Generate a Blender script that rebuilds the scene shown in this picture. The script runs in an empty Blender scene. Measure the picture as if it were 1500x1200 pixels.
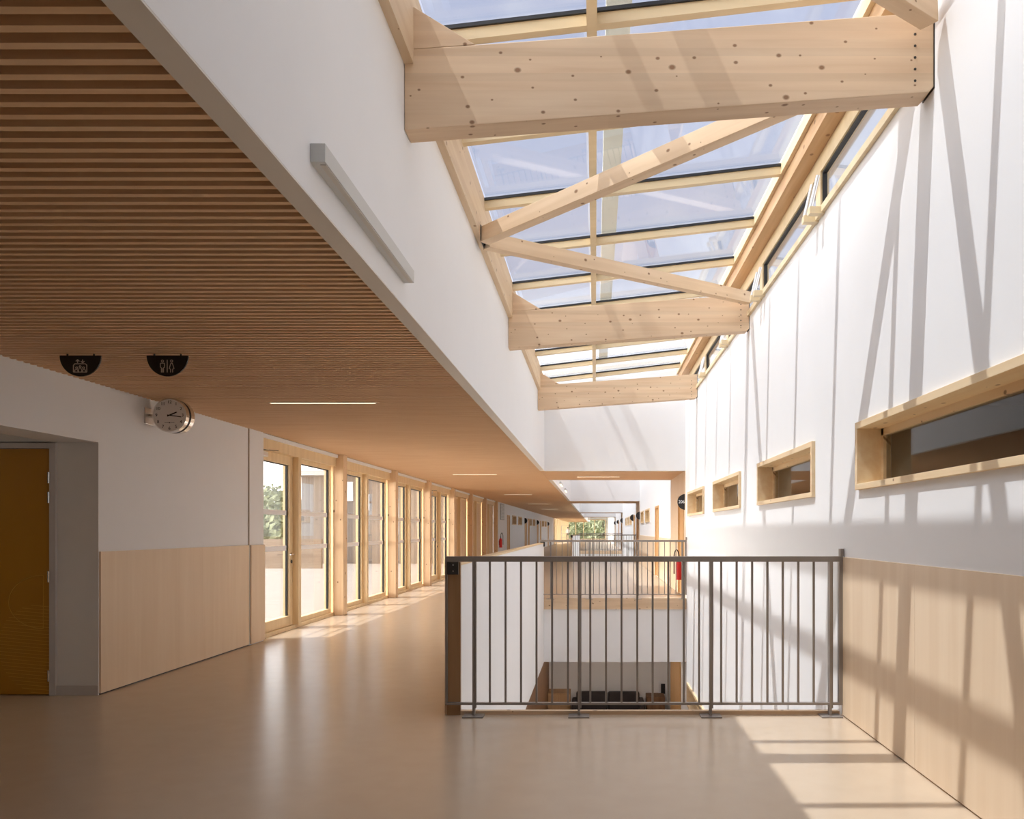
import bpy, bmesh, math, random
from mathutils import Vector, Matrix
random.seed(7)
C = bpy.context.scene.collection
S = bpy.context.scene
F = 1200.0; VX = 872.0; VY = 777.0; EYE = 1.35
def px(x, y, d):
    return ((x - VX) * d / F, d, EYE + (VY - y) * d / F)

# ------------------------------------------------------------------ camera, world, sun, exposure
cd = bpy.data.cameras.new('camera'); cam = bpy.data.objects.new('camera', cd); C.objects.link(cam)
cam.location = (0, 0, EYE); cam.rotation_euler = (math.pi / 2, 0, 0)
cd.sensor_fit = 'HORIZONTAL'; cd.sensor_width = 36; cd.lens = 36 * F / 1500
cd.shift_x = (750 - VX) / 1500; cd.shift_y = (VY - 600) / 1500
cd.clip_start = 0.05; cd.clip_end = 800
S.camera = cam
S.view_settings.view_transform = 'Standard'; S.view_settings.look = 'None'
S.view_settings.gamma = 1; S.view_settings.use_curve_mapping = False
S.view_settings.exposure = 0.2
S.cycles.max_bounces = 10; S.cycles.diffuse_bounces = 6; S.cycles.glossy_bounces = 4
S.cycles.transparent_max_bounces = 24; S.cycles.transmission_bounces = 4
S.cycles.sample_clamp_indirect = 6.0
S.cycles.use_denoising = True

SUN_DIR = Vector((0.465, 0.107, -1.0)).normalized()      # the way the light travels
sl = bpy.data.lights.new('sun', 'SUN'); so = bpy.data.objects.new('sun', sl); C.objects.link(so)
so.rotation_euler = SUN_DIR.to_track_quat('-Z', 'Y').to_euler()
so.location = (-6, 0, 14)
sl.energy = 3.4; sl.angle = math.radians(0.6); sl.color = (1.0, 0.98, 0.955)

W = bpy.data.worlds.new('sky'); S.world = W; W.use_nodes = True
nt = W.node_tree; nt.nodes.clear()
def wn(t): return nt.nodes.new(t)
wo = wn('ShaderNodeOutputWorld'); bg = wn('ShaderNodeBackground'); nt.links.new(bg.outputs[0], wo.inputs[0])
tc = wn('ShaderNodeTexCoord')
sep = wn('ShaderNodeSeparateXYZ'); nt.links.new(tc.outputs['Generated'], sep.inputs[0])
rz = wn('ShaderNodeValToRGB'); nt.links.new(sep.outputs['Z'], rz.inputs[0])
cr = rz.color_ramp; cr.elements[0].position = 0.0; cr.elements[0].color = (3.4, 3.4, 3.4, 1)
cr.elements[1].position = 0.75; cr.elements[1].color = (0.47, 0.51, 0.70, 1)
e = cr.elements.new(0.30); e.color = (0.64, 0.68, 0.85, 1); e = cr.elements.new(0.12); e.color = (2.6, 2.6, 2.65, 1)
mp = wn('ShaderNodeMapping'); nt.links.new(tc.outputs['Generated'], mp.inputs[0]); mp.inputs['Scale'].default_value = (3.0, 1.2, 5.0)
nz = wn('ShaderNodeTexNoise'); nt.links.new(mp.outputs[0], nz.inputs[0]); nz.inputs['Scale'].default_value = 2.2; nz.inputs['Detail'].default_value = 6
cl = wn('ShaderNodeValToRGB'); nt.links.new(nz.outputs[0], cl.inputs[0])
cl.color_ramp.elements[0].position = 0.47; cl.color_ramp.elements[0].color = (0, 0, 0, 1)
cl.color_ramp.elements[1].position = 0.72; cl.color_ramp.elements[1].color = (0.75, 0.75, 0.75, 1)
mx = wn('ShaderNodeMixRGB'); nt.links.new(cl.outputs[0], mx.inputs[0]); nt.links.new(rz.outputs[0], mx.inputs[1]); mx.inputs[2].default_value = (0.88, 0.89, 0.93, 1)
# bright thin cloud around the sun
dt = wn('ShaderNodeVectorMath'); dt.operation = 'DOT_PRODUCT'; nt.links.new(tc.outputs['Generated'], dt.inputs[0]); dt.inputs[1].default_value = tuple(-SUN_DIR)
mr = wn('ShaderNodeMapRange'); nt.links.new(dt.outputs['Value'], mr.inputs[0])
mr.inputs[1].default_value = 0.45; mr.inputs[2].default_value = 1.0; mr.inputs[3].default_value = 0.0; mr.inputs[4].default_value = 1.0
mr.interpolation_type = 'SMOOTHSTEP'
gl = wn('ShaderNodeMixRGB'); gl.blend_type = 'ADD'; gl.inputs[0].default_value = 1.0
gm = wn('ShaderNodeMixRGB'); gm.blend_type = 'MULTIPLY'; gm.inputs[0].default_value = 1.0
nt.links.new(mr.outputs[0], gm.inputs[1]); gm.inputs[2].default_value = (1.8, 1.8, 1.8, 1)
nt.links.new(mx.outputs[0], gl.inputs[1]); nt.links.new(gm.outputs[0], gl.inputs[2])
# hazy bright band low in the sky on the sun's side
hx = wn('ShaderNodeMapRange'); hx.interpolation_type = 'SMOOTHSTEP'; nt.links.new(sep.outputs['X'], hx.inputs[0])
hx.inputs[1].default_value = -0.25; hx.inputs[2].default_value = -0.85; hx.inputs[3].default_value = 0.0; hx.inputs[4].default_value = 1.0
hz = wn('ShaderNodeMapRange'); hz.interpolation_type = 'SMOOTHSTEP'; nt.links.new(sep.outputs['Z'], hz.inputs[0])
hz.inputs[1].default_value = 0.12; hz.inputs[2].default_value = 0.46; hz.inputs[3].default_value = 1.0; hz.inputs[4].default_value = 0.0
hm = wn('ShaderNodeMath'); hm.operation = 'MULTIPLY'; nt.links.new(hx.outputs[0], hm.inputs[0]); nt.links.new(hz.outputs[0], hm.inputs[1])
hc = wn('ShaderNodeMixRGB'); hc.blend_type = 'MULTIPLY'; hc.inputs[0].default_value = 1.0; nt.links.new(hm.outputs[0], hc.inputs[1]); hc.inputs[2].default_value = (12.5, 11.6, 10.5, 1)
ha = wn('ShaderNodeMixRGB'); ha.blend_type = 'ADD'; ha.inputs[0].default_value = 1.0; nt.links.new(gl.outputs[0], ha.inputs[1]); nt.links.new(hc.outputs[0], ha.inputs[2])
nt.links.new(ha.outputs[0], bg.inputs[0]); bg.inputs[1].default_value = 1.0

# ------------------------------------------------------------------ materials
def mat(name, col, rough=0.6, metal=0.0, spec=0.5):
    m = bpy.data.materials.new(name); m.use_nodes = True
    b = m.node_tree.nodes['Principled BSDF']
    b.inputs['Base Color'].default_value = (*col, 1); b.inputs['Roughness'].default_value = rough
    b.inputs['Metallic'].default_value = metal; b.inputs['Specular IOR Level'].default_value = spec
    return m
def noisy(name, c1, c2, scale=(1, 1, 1), nscale=4.0, rough=0.6, detail=5, spec=0.3, bump=0.0, lo=0.35, hi=0.65):
    m = mat(name, c1, rough, 0, spec); n = m.node_tree.nodes; l = m.node_tree.links; b = n['Principled BSDF']
    t = n.new('ShaderNodeTexCoord'); mpn = n.new('ShaderNodeMapping'); mpn.inputs['Scale'].default_value = scale
    no = n.new('ShaderNodeTexNoise'); no.inputs['Scale'].default_value = nscale; no.inputs['Detail'].default_value = detail
    r = n.new('ShaderNodeValToRGB'); r.color_ramp.elements[0].position = lo; r.color_ramp.elements[1].position = hi
    r.color_ramp.elements[0].color = (*c1, 1); r.color_ramp.elements[1].color = (*c2, 1)
    l.new(t.outputs['Object'], mpn.inputs[0]); l.new(mpn.outputs[0], no.inputs[0]); l.new(no.outputs[0], r.inputs[0]); l.new(r.outputs[0], b.inputs['Base Color'])
    if bump:
        bp = n.new('ShaderNodeBump'); bp.inputs['Strength'].default_value = bump; bp.inputs['Distance'].default_value = 0.01
        l.new(no.outputs[0], bp.inputs['Height']); l.new(bp.outputs[0], b.inputs['Normal'])
    return m
def wood(name, c1, c2, axis='X', knots=True, rough=0.55, grain=14.0, knotcol=(0.22, 0.10, 0.045), kscale=5.5, kr=0.085, lam=None):
    """grain stretched along one axis, knots, and the faint board lines of glued timber"""
    m = mat(name, c1, rough, 0, 0.25); n = m.node_tree.nodes; l = m.node_tree.links; b = n['Principled BSDF']
    t = n.new('ShaderNodeTexCoord'); mpn = n.new('ShaderNodeMapping')
    sc = {'X': (0.06, 1, 1), 'Y': (1, 0.06, 1), 'Z': (1, 1, 0.06)}[axis]; mpn.inputs['Scale'].default_value = sc
    no = n.new('ShaderNodeTexNoise'); no.inputs['Scale'].default_value = grain; no.inputs['Detail'].default_value = 6; no.inputs['Distortion'].default_value = 0.4
    r = n.new('ShaderNodeValToRGB'); r.color_ramp.elements[0].position = 0.33; r.color_ramp.elements[1].position = 0.68
    r.color_ramp.elements[0].color = (*c1, 1); r.color_ramp.elements[1].color = (*c2, 1)
    l.new(t.outputs['Object'], mpn.inputs[0]); l.new(mpn.outputs[0], no.inputs[0]); l.new(no.outputs[0], r.inputs[0])
    out = r.outputs[0]
    if knots:
        s3 = n.new('ShaderNodeSeparateXYZ'); l.new(t.outputs['Object'], s3.inputs[0]); o_ = [c for c in 'XYZ' if c != axis]
        ad = n.new('ShaderNodeMath'); ad.operation = 'ADD'; l.new(s3.outputs[o_[0]], ad.inputs[0]); l.new(s3.outputs[o_[1]], ad.inputs[1])
        al = n.new('ShaderNodeMath'); al.operation = 'MULTIPLY'; l.new(s3.outputs[axis], al.inputs[0]); al.inputs[1].default_value = 0.75
        m2 = n.new('ShaderNodeCombineXYZ'); l.new(al.outputs[0], m2.inputs[0]); l.new(ad.outputs[0], m2.inputs[1])
        v = n.new('ShaderNodeTexVoronoi'); v.voronoi_dimensions = '2D'; v.inputs['Scale'].default_value = kscale; v.inputs['Randomness'].default_value = 1.0
        l.new(m2.outputs[0], v.inputs[0])
        kr_ = n.new('ShaderNodeValToRGB'); kr_.color_ramp.elements[0].position = kr * 0.5; kr_.color_ramp.elements[1].position = kr
        kr_.color_ramp.elements[0].color = (0.85, 0.85, 0.85, 1); kr_.color_ramp.elements[1].color = (0, 0, 0, 1)
        sc_ = n.new('ShaderNodeSeparateColor'); l.new(v.outputs['Color'], sc_.inputs[0])
        pr_ = n.new('ShaderNodeMath'); pr_.operation = 'POWER'; l.new(sc_.outputs[0], pr_.inputs[0]); pr_.inputs[1].default_value = 1.6
        ra_ = n.new('ShaderNodeMapRange'); l.new(pr_.outputs[0], ra_.inputs[0]); ra_.inputs[3].default_value = 0.4; ra_.inputs[4].default_value = 1.5
        dv_ = n.new('ShaderNodeMath'); dv_.operation = 'DIVIDE'; l.new(v.outputs['Distance'], dv_.inputs[0]); l.new(ra_.outputs[0], dv_.inputs[1])
        l.new(dv_.outputs[0], kr_.inputs[0])
        mk = n.new('ShaderNodeMixRGB'); l.new(kr_.outputs[0], mk.inputs[0]); l.new(out, mk.inputs[1]); mk.inputs[2].default_value = (*knotcol, 1); out = mk.outputs[0]
    if lam:                                              # lamella lines across an axis
        sp = n.new('ShaderNodeSeparateXYZ'); l.new(t.outputs['Object'], sp.inputs[0])
        ma = n.new('ShaderNodeMath'); ma.operation = 'DIVIDE'; l.new(sp.outputs[lam[0]], ma.inputs[0]); ma.inputs[1].default_value = lam[1]
        fl = n.new('ShaderNodeMath'); fl.operation = 'FLOOR'; l.new(ma.outputs[0], fl.inputs[0])
        wnz = n.new('ShaderNodeTexWhiteNoise'); wnz.noise_dimensions = '1D'; l.new(fl.outputs[0], wnz.inputs['W'])
        mm = n.new('ShaderNodeMapRange'); l.new(wnz.outputs['Value'], mm.inputs[0]); mm.inputs[3].default_value = 0.93; mm.inputs[4].default_value = 1.03
        mu = n.new('ShaderNodeMixRGB'); mu.blend_type = 'MULTIPLY'; mu.inputs[0].default_value = 1.0; l.new(out, mu.inputs[1]); l.new(mm.outputs[0], mu.inputs[2]); out = mu.outputs[0]
    l.new(out, b.inputs['Base Color'])
    return m
def glass(name, tint=(0.93, 0.95, 0.95), refl=0.9, rough=0.0):
    m = bpy.data.materials.new(name); m.use_nodes = True; n = m.node_tree.nodes; l = m.node_tree.links; n.clear()
    o = n.new('ShaderNodeOutputMaterial'); tr = n.new('ShaderNodeBsdfTransparent'); tr.inputs[0].default_value = (*tint, 1)
    g = n.new('ShaderNodeBsdfGlossy'); g.inputs['Roughness'].default_value = rough; g.inputs['Color'].default_value = (refl, refl, refl, 1)
    lw = n.new('ShaderNodeLayerWeight'); lw.inputs['Blend'].default_value = 0.5
    pw = n.new('ShaderNodeMath'); pw.operation = 'POWER'; l.new(lw.outputs['Facing'], pw.inputs[0]); pw.inputs[1].default_value = 5.0
    ma = n.new('ShaderNodeMath'); ma.operation = 'MULTIPLY_ADD'; l.new(pw.outputs[0], ma.inputs[0]); ma.inputs[1].default_value = 0.92; ma.inputs[2].default_value = 0.04
    mx_ = n.new('ShaderNodeMixShader'); l.new(ma.outputs[0], mx_.inputs[0]); l.new(tr.outputs[0], mx_.inputs[1]); l.new(g.outputs[0], mx_.inputs[2]); l.new(mx_.outputs[0], o.inputs[0])
    return m
def emit(name, col, s):
    m = bpy.data.materials.new(name); m.use_nodes = True; b = m.node_tree.nodes['Principled BSDF']
    b.inputs['Base Color'].default_value = (*col, 1); b.inputs['Emission Color'].default_value = (*col, 1); b.inputs['Emission Strength'].default_value = s
    return m

M = {}
M['white'] = noisy('white_paint', (0.870, 0.868, 0.872), (0.878, 0.876, 0.880), nscale=3, rough=0.75, spec=0.15)
M['beige_trim'] = mat('painted_beige_trim', (0.84, 0.80, 0.74), 0.7)
M['floor'] = noisy('tan_linoleum', (0.57, 0.45, 0.33), (0.585, 0.465, 0.342), nscale=6, rough=0.25, spec=0.42, detail=3)
M['slat'] = wood('slat_wood', (0.83, 0.56, 0.33), (0.90, 0.645, 0.41), 'X', knots=False, grain=22)
M['dark_backing'] = mat('acoustic_backing', (0.02, 0.012, 0.008), 0.9)
M['glulam'] = wood('spruce_glulam', (0.70, 0.50, 0.325), (0.80, 0.61, 0.42), 'X', lam=('Z', 0.045), kscale=6.5, kr=0.075)
M['brace'] = wood('spruce_brace', (0.72, 0.53, 0.345), (0.82, 0.63, 0.44), 'X', kscale=6.0, kr=0.07)
M['timber_y'] = wood('spruce_along', (0.66, 0.49, 0.32), (0.76, 0.60, 0.42), 'Y', kscale=4.0, kr=0.05)
M['ridge'] = wood('ridge_timber', (0.55, 0.34, 0.18), (0.68, 0.46, 0.27), 'Y', kscale=4.0, kr=0.09)
M['post'] = wood('post_timber', (0.70, 0.48, 0.29), (0.78, 0.58, 0.37), 'Z', kscale=4.0, kr=0.06)
M['ply'] = wood('birch_plywood', (0.80, 0.615, 0.43), (0.86, 0.685, 0.50), 'Z', knots=False, grain=9, rough=0.5)
M['frame'] = wood('pale_frame_wood', (0.72, 0.54, 0.31), (0.80, 0.62, 0.38), 'Z', knots=False, grain=12, rough=0.45)
M['bar'] = wood('pale_bar_wood', (0.74, 0.60, 0.38), (0.80, 0.66, 0.44), 'X', knots=False, grain=12, rough=0.45)
M['box'] = wood('larch_box_wood', (0.78, 0.57, 0.34), (0.85, 0.68, 0.45), 'Y', kscale=5, kr=0.06)
M['doorwood'] = wood('door_wood', (0.62, 0.36, 0.15), (0.70, 0.43, 0.20), 'Z', knots=False, grain=10)
M['glass'] = glass('clear_glass', (0.985, 0.985, 0.98))
M['glass_roof'] = glass('roof_glass', (0.90, 0.92, 0.94))
M['glass_dark'] = glass('room_glass', (0.80, 0.80, 0.80))
M['gasket'] = mat('black_gasket', (0.015, 0.015, 0.016), 0.5)
M['steel'] = mat('taupe_painted_steel', (0.27, 0.235, 0.21), 0.42, 0.2)
M['darksteel'] = mat('dark_steel', (0.05, 0.045, 0.04), 0.45, 0.4)
M['chrome'] = mat('polished_steel', (0.75, 0.73, 0.70), 0.18, 1.0)
M['alu'] = mat('brushed_aluminium', (0.72, 0.72, 0.72), 0.3, 0.9)
M['lamp_body'] = mat('lamp_grey', (0.62, 0.62, 0.60), 0.5)
M['diffuser'] = mat('lamp_diffuser', (0.62, 0.58, 0.52), 0.5)
M['black'] = mat('black_panel', (0.012, 0.009, 0.009), 0.55)
M['picto'] = mat('sign_print', (0.62, 0.55, 0.50), 0.7)
M['ochre'] = noisy('ochre_lacquer', (0.50, 0.235, 0.018), (0.52, 0.25, 0.02), nscale=2, rough=0.5)
M['ochreline'] = mat('ochre_line', (0.72, 0.42, 0.06), 0.6)
M['doorframe'] = mat('grey_door_frame', (0.66, 0.63, 0.63), 0.5)
M['dial'] = mat('clock_dial', (0.80, 0.77, 0.75), 0.5)
M['strip'] = mat('white_film', (0.92, 0.93, 0.95), 0.6)
M['red'] = mat('red_enamel', (0.62, 0.02, 0.02), 0.3)
M['grey'] = mat('grey_metal', (0.42, 0.41, 0.40), 0.5)
M['lit'] = emit('lit_line', (1.0, 0.84, 0.62), 1.3)
M['lowfloor'] = mat('lower_floor', (0.62, 0.55, 0.47), 0.5)
M['endpost'] = wood('brown_end_post', (0.34, 0.19, 0.09), (0.42, 0.25, 0.13), 'Z', knots=False)
M['passagefill'] = emit('passage_fill', (1.0, 0.88, 0.72), 15.0)
M['lowfill'] = emit('lower_fill', (1.0, 0.90, 0.80), 16.0)
M['lowfill_strong'] = emit('lower_fill_strong', (1.0, 0.92, 0.85), 150.0)
M['roomwall'] = mat('room_wall', (0.45, 0.38, 0.32), 0.8)
M['dark_seat'] = mat('dark_upholstery', (0.03, 0.022, 0.022), 0.7)
M['brownwood'] = wood('brown_wood', (0.20, 0.10, 0.05), (0.26, 0.14, 0.07), 'Z', knots=False)
M['cardbox'] = wood('cupboard_wood', (0.50, 0.30, 0.15), (0.56, 0.35, 0.19), 'Z', knots=False)
M['deck'] = noisy('deck_boards', (0.36, 0.325, 0.29), (0.44, 0.40, 0.36), scale=(0.3, 7, 1), nscale=4, rough=0.9, spec=0.0)
M['clad'] = noisy('grey_cladding', (0.22, 0.20, 0.18), (0.32, 0.295, 0.275), scale=(7, 7, 0.05), nscale=3, rough=0.9, spec=0.0)
M['parapetwood'] = noisy('brown_boarding', (0.26, 0.20, 0.155), (0.33, 0.26, 0.20), scale=(0.2, 0.2, 5), nscale=4, rough=0.9, spec=0.0)
M['ground'] = noisy('grass_ground', (0.22, 0.25, 0.13), (0.34, 0.36, 0.21), nscale=0.2, rough=0.9)
M['leaf'] = noisy('leaves', (0.17, 0.19, 0.10), (0.34, 0.36, 0.20), nscale=2.5, rough=0.7)
M['bark'] = mat('bark', (0.16, 0.11, 0.07), 0.9)
M['skin'] = mat('skin', (0.62, 0.42, 0.32), 0.6)
M['shirt'] = mat('pale_grey_shirt', (0.62, 0.60, 0.58), 0.8)
M['trousers'] = mat('dark_trousers', (0.025, 0.025, 0.03), 0.8)
M['hair'] = mat('dark_hair', (0.03, 0.02, 0.015), 0.7)
M['concrete'] = mat('roof_membrane', (0.55, 0.54, 0.53), 0.9)
M['railmetal'] = mat('pale_roof_metal', (0.78, 0.76, 0.66), 0.5)

# ------------------------------------------------------------------ builders
class MB:
    def __init__(self): self.b = bmesh.new()
    def box(self, x0, x1, y0, y1, z0, z1):
        x0, x1 = sorted((x0, x1)); y0, y1 = sorted((y0, y1)); z0, z1 = sorted((z0, z1))
        v = [self.b.verts.new(p) for p in ((x0, y0, z0), (x1, y0, z0), (x1, y1, z0), (x0, y1, z0), (x0, y0, z1), (x1, y0, z1), (x1, y1, z1), (x0, y1, z1))]
        for q in ((0, 3, 2, 1), (4, 5, 6, 7), (0, 1, 5, 4), (1, 2, 6, 5), (2, 3, 7, 6), (3, 0, 4, 7)): self.b.faces.new([v[i] for i in q])
        return self
    def prism(self, pts, vec):
        vec = Vector(vec); a = [self.b.verts.new(p) for p in pts]; c = [self.b.verts.new(Vector(p) + vec) for p in pts]
        n = len(pts); fs = [self.b.faces.new(a), self.b.faces.new(c[::-1])]
        for i in range(n): fs.append(self.b.faces.new((a[i], c[i], c[(i + 1) % n], a[(i + 1) % n])))
        bmesh.ops.recalc_face_normals(self.b, faces=fs)
        return self
    def bar(self, p0, p1, w, h, up=(0, 0, 1)):
        """square bar between two points: w across, h along up"""
        p0 = Vector(p0); p1 = Vector(p1); d = (p1 - p0).normalized(); s = d.cross(Vector(up)).normalized(); u = s.cross(d).normalized()
        q = [p0 + s * (i * w / 2) + u * (j * h / 2) for i, j in ((-1, -1), (1, -1), (1, 1), (-1, 1))]
        return self.prism(q, p1 - p0)
    def cyl(self, p0, p1, r, n=16, r2=None):
        p0 = Vector(p0); p1 = Vector(p1); d = (p1 - p0).normalized(); a = d.orthogonal().normalized(); c = d.cross(a); r2 = r if r2 is None else r2
        A = [self.b.verts.new(p0 + (a * math.cos(t) + c * math.sin(t)) * r) for t in (2 * math.pi * i / n for i in range(n))]
        B = [self.b.verts.new(p1 + (a * math.cos(t) + c * math.sin(t)) * r2) for t in (2 * math.pi * i / n for i in range(n))]
        fs = [self.b.faces.new(A[::-1]), self.b.faces.new(B)]
        for i in range(n): fs.append(self.b.faces.new((A[i], A[(i + 1) % n], B[(i + 1) % n], B[i])))
        bmesh.ops.recalc_face_normals(self.b, faces=fs)
        return self
    def tube(self, pts, r, n=8):
        for a, c in zip(pts, pts[1:]): self.cyl(a, c, r, n)
        return self
    def sphere(self, p, r, sub=2, sc=(1, 1, 1)):
        g = bmesh.ops.create_icosphere(self.b, subdivisions=sub, radius=r)
        for v in g['verts']: v.co = Vector((v.co.x * sc[0], v.co.y * sc[1], v.co.z * sc[2])) + Vector(p)
        return self
    def ring(self, c, r0, r1, y0, y1, n=40, a0=0.0, a1=2 * math.pi):
        """flat ring in the XZ plane, solid from y0 to y1"""
        full = abs(a1 - a0 - 2 * math.pi) < 1e-6; k = n if full else n + 1
        P = []
        for i in range(k):
            t = a0 + (a1 - a0) * i / n; cs, sn = math.cos(t), math.sin(t)
            P.append([self.b.verts.new((c[0] + r * cs, y, c[1] + r * sn)) for r, y in ((r0, y0), (r1, y0), (r1, y1), (r0, y1))])
        fs = []
        for i in range(n):
            A = P[i]; B = P[(i + 1) % k]
            for j in range(4): fs.append(self.b.faces.new((A[j], A[(j + 1) % 4], B[(j + 1) % 4], B[j])))
        if not full: fs += [self.b.faces.new(P[0]), self.b.faces.new(P[-1][::-1])]
        bmesh.ops.recalc_face_normals(self.b, faces=fs)
        return self
    def build(self, name, m, parent=None, smooth=False, bevel=0.0):
        me = bpy.data.meshes.new(name)
        if parent is not None:
            off = Vector(parent.location); p = parent.parent
            while p is not None: off += Vector(p.location); p = p.parent
            bmesh.ops.translate(self.b, verts=self.b.verts, vec=-off)
        self.b.to_mesh(me); self.b.free(); me.materials.append(M[m] if isinstance(m, str) else m)
        if smooth:
            for f in me.polygons: f.use_smooth = True
        o = bpy.data.objects.new(name, me); C.objects.link(o)
        if parent is not None: o.parent = parent
        if bevel:
            bv = o.modifiers.new('bevel', 'BEVEL'); bv.width = bevel; bv.segments = 2; bv.limit_method = 'ANGLE'
        return o
def tag(o, label=None, cat=None, group=None, kind=None):
    if label: o['label'] = label
    if cat: o['category'] = cat
    if group: o['group'] = group
    if kind: o['kind'] = kind
    return o
def thing(name, loc, label, cat, group=None, kind=None):
    o = bpy.data.objects.new(name, None); o.location = loc; o.empty_display_size = 0.1; C.objects.link(o)
    return tag(o, label, cat, group, kind)
def copy_tree(o, parent=None):
    c = o.copy(); C.objects.link(c)
    if parent is not None: c.parent = parent
    for ch in list(o.children): copy_tree(ch, c)
    return c
def struct(o, label=None, cat=None): return tag(o, label, cat, None, 'structure')
def wall_x(name, x0, x1, ya, yb, za, zb, holes, m='white', kind='structure'):
    """wall slab between x0 and x1 over y and z with rectangular holes (y0,y1,z0,z1), one mesh"""
    us = sorted({ya, yb} | {u for h in holes for u in h[:2] if ya < u < yb}); vs = sorted({za, zb} | {v for h in holes for v in h[2:] if za < v < zb})
    sol = lambda i, j: 0 <= i < len(us) - 1 and 0 <= j < len(vs) - 1 and not any(h[0] - 1e-6 <= us[i] and us[i + 1] <= h[1] + 1e-6 and h[2] - 1e-6 <= vs[j] and vs[j + 1] <= h[3] + 1e-6 for h in holes)
    mb = MB(); b = mb.b; cache = {}
    def V(x, u, v):
        k = (x, round(u, 5), round(v, 5))
        if k not in cache: cache[k] = b.verts.new((x, u, v))
        return cache[k]
    for i in range(len(us) - 1):
        for j in range(len(vs) - 1):
            if not sol(i, j): continue
            u0, u1, v0, v1 = us[i], us[i + 1], vs[j], vs[j + 1]
            b.faces.new((V(x0, u0, v0), V(x0, u0, v1), V(x0, u1, v1), V(x0, u1, v0)))
            b.faces.new((V(x1, u0, v0), V(x1, u1, v0), V(x1, u1, v1), V(x1, u0, v1)))
            for (di, dj, p, q) in ((-1, 0, (u0, v0), (u0, v1)), (1, 0, (u1, v1), (u1, v0)), (0, -1, (u1, v0), (u0, v0)), (0, 1, (u0, v1), (u1, v1))):
                if not sol(i + di, j + dj): b.faces.new((V(x0, *p), V(x1, *p), V(x1, *q), V(x0, *q)))
    bmesh.ops.recalc_face_normals(b, faces=b.faces)
    o = mb.build(name, m); return struct(o)
def text_part(s, size, m, parent, loc, rot=(math.pi / 2, 0, 0), name='lettering', depth=0.001):
    cu = bpy.data.curves.new(name, 'FONT'); cu.body = s; cu.size = size; cu.align_x = 'CENTER'; cu.align_y = 'CENTER'; cu.extrude = depth
    t = bpy.data.objects.new(name, cu); C.objects.link(t)
    dg = bpy.context.evaluated_depsgraph_get(); me = bpy.data.meshes.new_from_object(t.evaluated_get(dg)); me.name = name
    bpy.data.objects.remove(t); bpy.data.curves.remove(cu)
    me.materials.clear(); me.materials.append(M[m])
    o = bpy.data.objects.new(name, me); C.objects.link(o); o.parent = parent
    off = Vector(parent.location); p = parent.parent
    while p is not None: off += Vector(p.location); p = p.parent
    o.location = Vector(loc) - off; o.rotation_euler = rot
    return o

# ------------------------------------------------------------------ main dimensions
XL = -4.07          # left corridor wall
XC = -4.20          # curtain wall inner face
XF = -1.02          # left face of the void / fascia
XR = 1.81           # right wall
CZ = 2.545          # slatted ceiling
D0 = 6.0; D1 = 16.3 # stair void in the floor
LZ = -3.83          # lower floor
END = 122.0
VOIDS = [(6.0, 16.3), (36.2, 54.3)]
BRIDGES = [(16.4, 19.5), (33.4, 36.3), (54.5, 57.4), (73.0, 76.0)]
SKY = [(1.4, 16.4), (19.5, 33.4), (36.3, 54.5), (57.4, 73.0), (76.0, 112.0)]

# ------------------------------------------------------------------ setting: floors
mb = MB()
mb.box(-9.0, -4.32, -9, 6.9, -0.2, 0.0); mb.box(-4.32, XF - 0.08, -9, END, -0.2, 0.0)
cuts = [-9.0]
for a, b_ in VOIDS: cuts += [a, b_]
cuts.append(END)
for a, b_ in zip(cuts[::2], cuts[1::2]): mb.box(XF - 0.08, XR, a, b_, -0.2, 0.0)
struct(mb.build('floor', 'floor'))
struct(MB().box(-9, XR + 0.2, -4, 60, LZ - 0.2, LZ).build('floor_lower', 'lowfloor'))

# ------------------------------------------------------------------ setting: right wall with windows and doors
UPW = [(5.62 - 2.3 + 3.42 * k, 5.62 + 3.42 * k) for k in range(4)]      # four wooden box windows
WZ = (1.625, 2.085)
FARW_R = [(27.2, 29.4), (30.5, 32.3), (40.5, 42.5), (43.6, 45.6), (46.8, 48.8)]
DOOR_R = [(16.62, 17.75), (23.3, 24.6), (34.0, 35.2), (37.2, 38.4), (55.0, 56.2), (62.0, 63.2)]
LOWW = [(13.3, 16.0)]
holes = [(a, b_, *WZ) for a, b_ in UPW + FARW_R] + [(a, b_, 0.0, 2.06) for a, b_ in DOOR_R] + [(a, b_, -2.06, -1.62) for a, b_ in LOWW]
wall_x('wall_right', XR, XR + 0.22, -9, END, LZ, 3.86, holes)
struct(MB().box(XR, XR + 0.22, -9, 4.52, 3.86, 4.7).build('wall_right_upper', 'white'))
# rooms behind the right wall: dark boxes seen through the panes
mb = MB()
mb.box(6.2, 6.3, -1, 60, LZ, 3.4); mb.box(XR + 0.22, 6.2, -1.1, -1, LZ, 3.4); mb.box(XR + 0.22, 6.2, 60, 60.1, LZ, 3.4)
for y in (9.2, 16.2, 26.0, 34.5): mb.box(XR + 0.22, 6.2, y, y + 0.12, LZ, 3.4)
struct(mb.build('wall_rooms', 'roomwall'))
struct(MB().box(XR + 0.22, 6.3, -1, 60, 2.75, 3.0).build('ceiling_rooms', 'brownwood'))
struct(MB().box(XR + 0.22, 6.3, -1, 60, -0.25, 0.0).build('floor_rooms', 'lowfloor'))
struct(MB().box(XR + 0.23, 6.5, -9, END, 3.45, 3.8).build('roof_right', 'concrete'))

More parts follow.
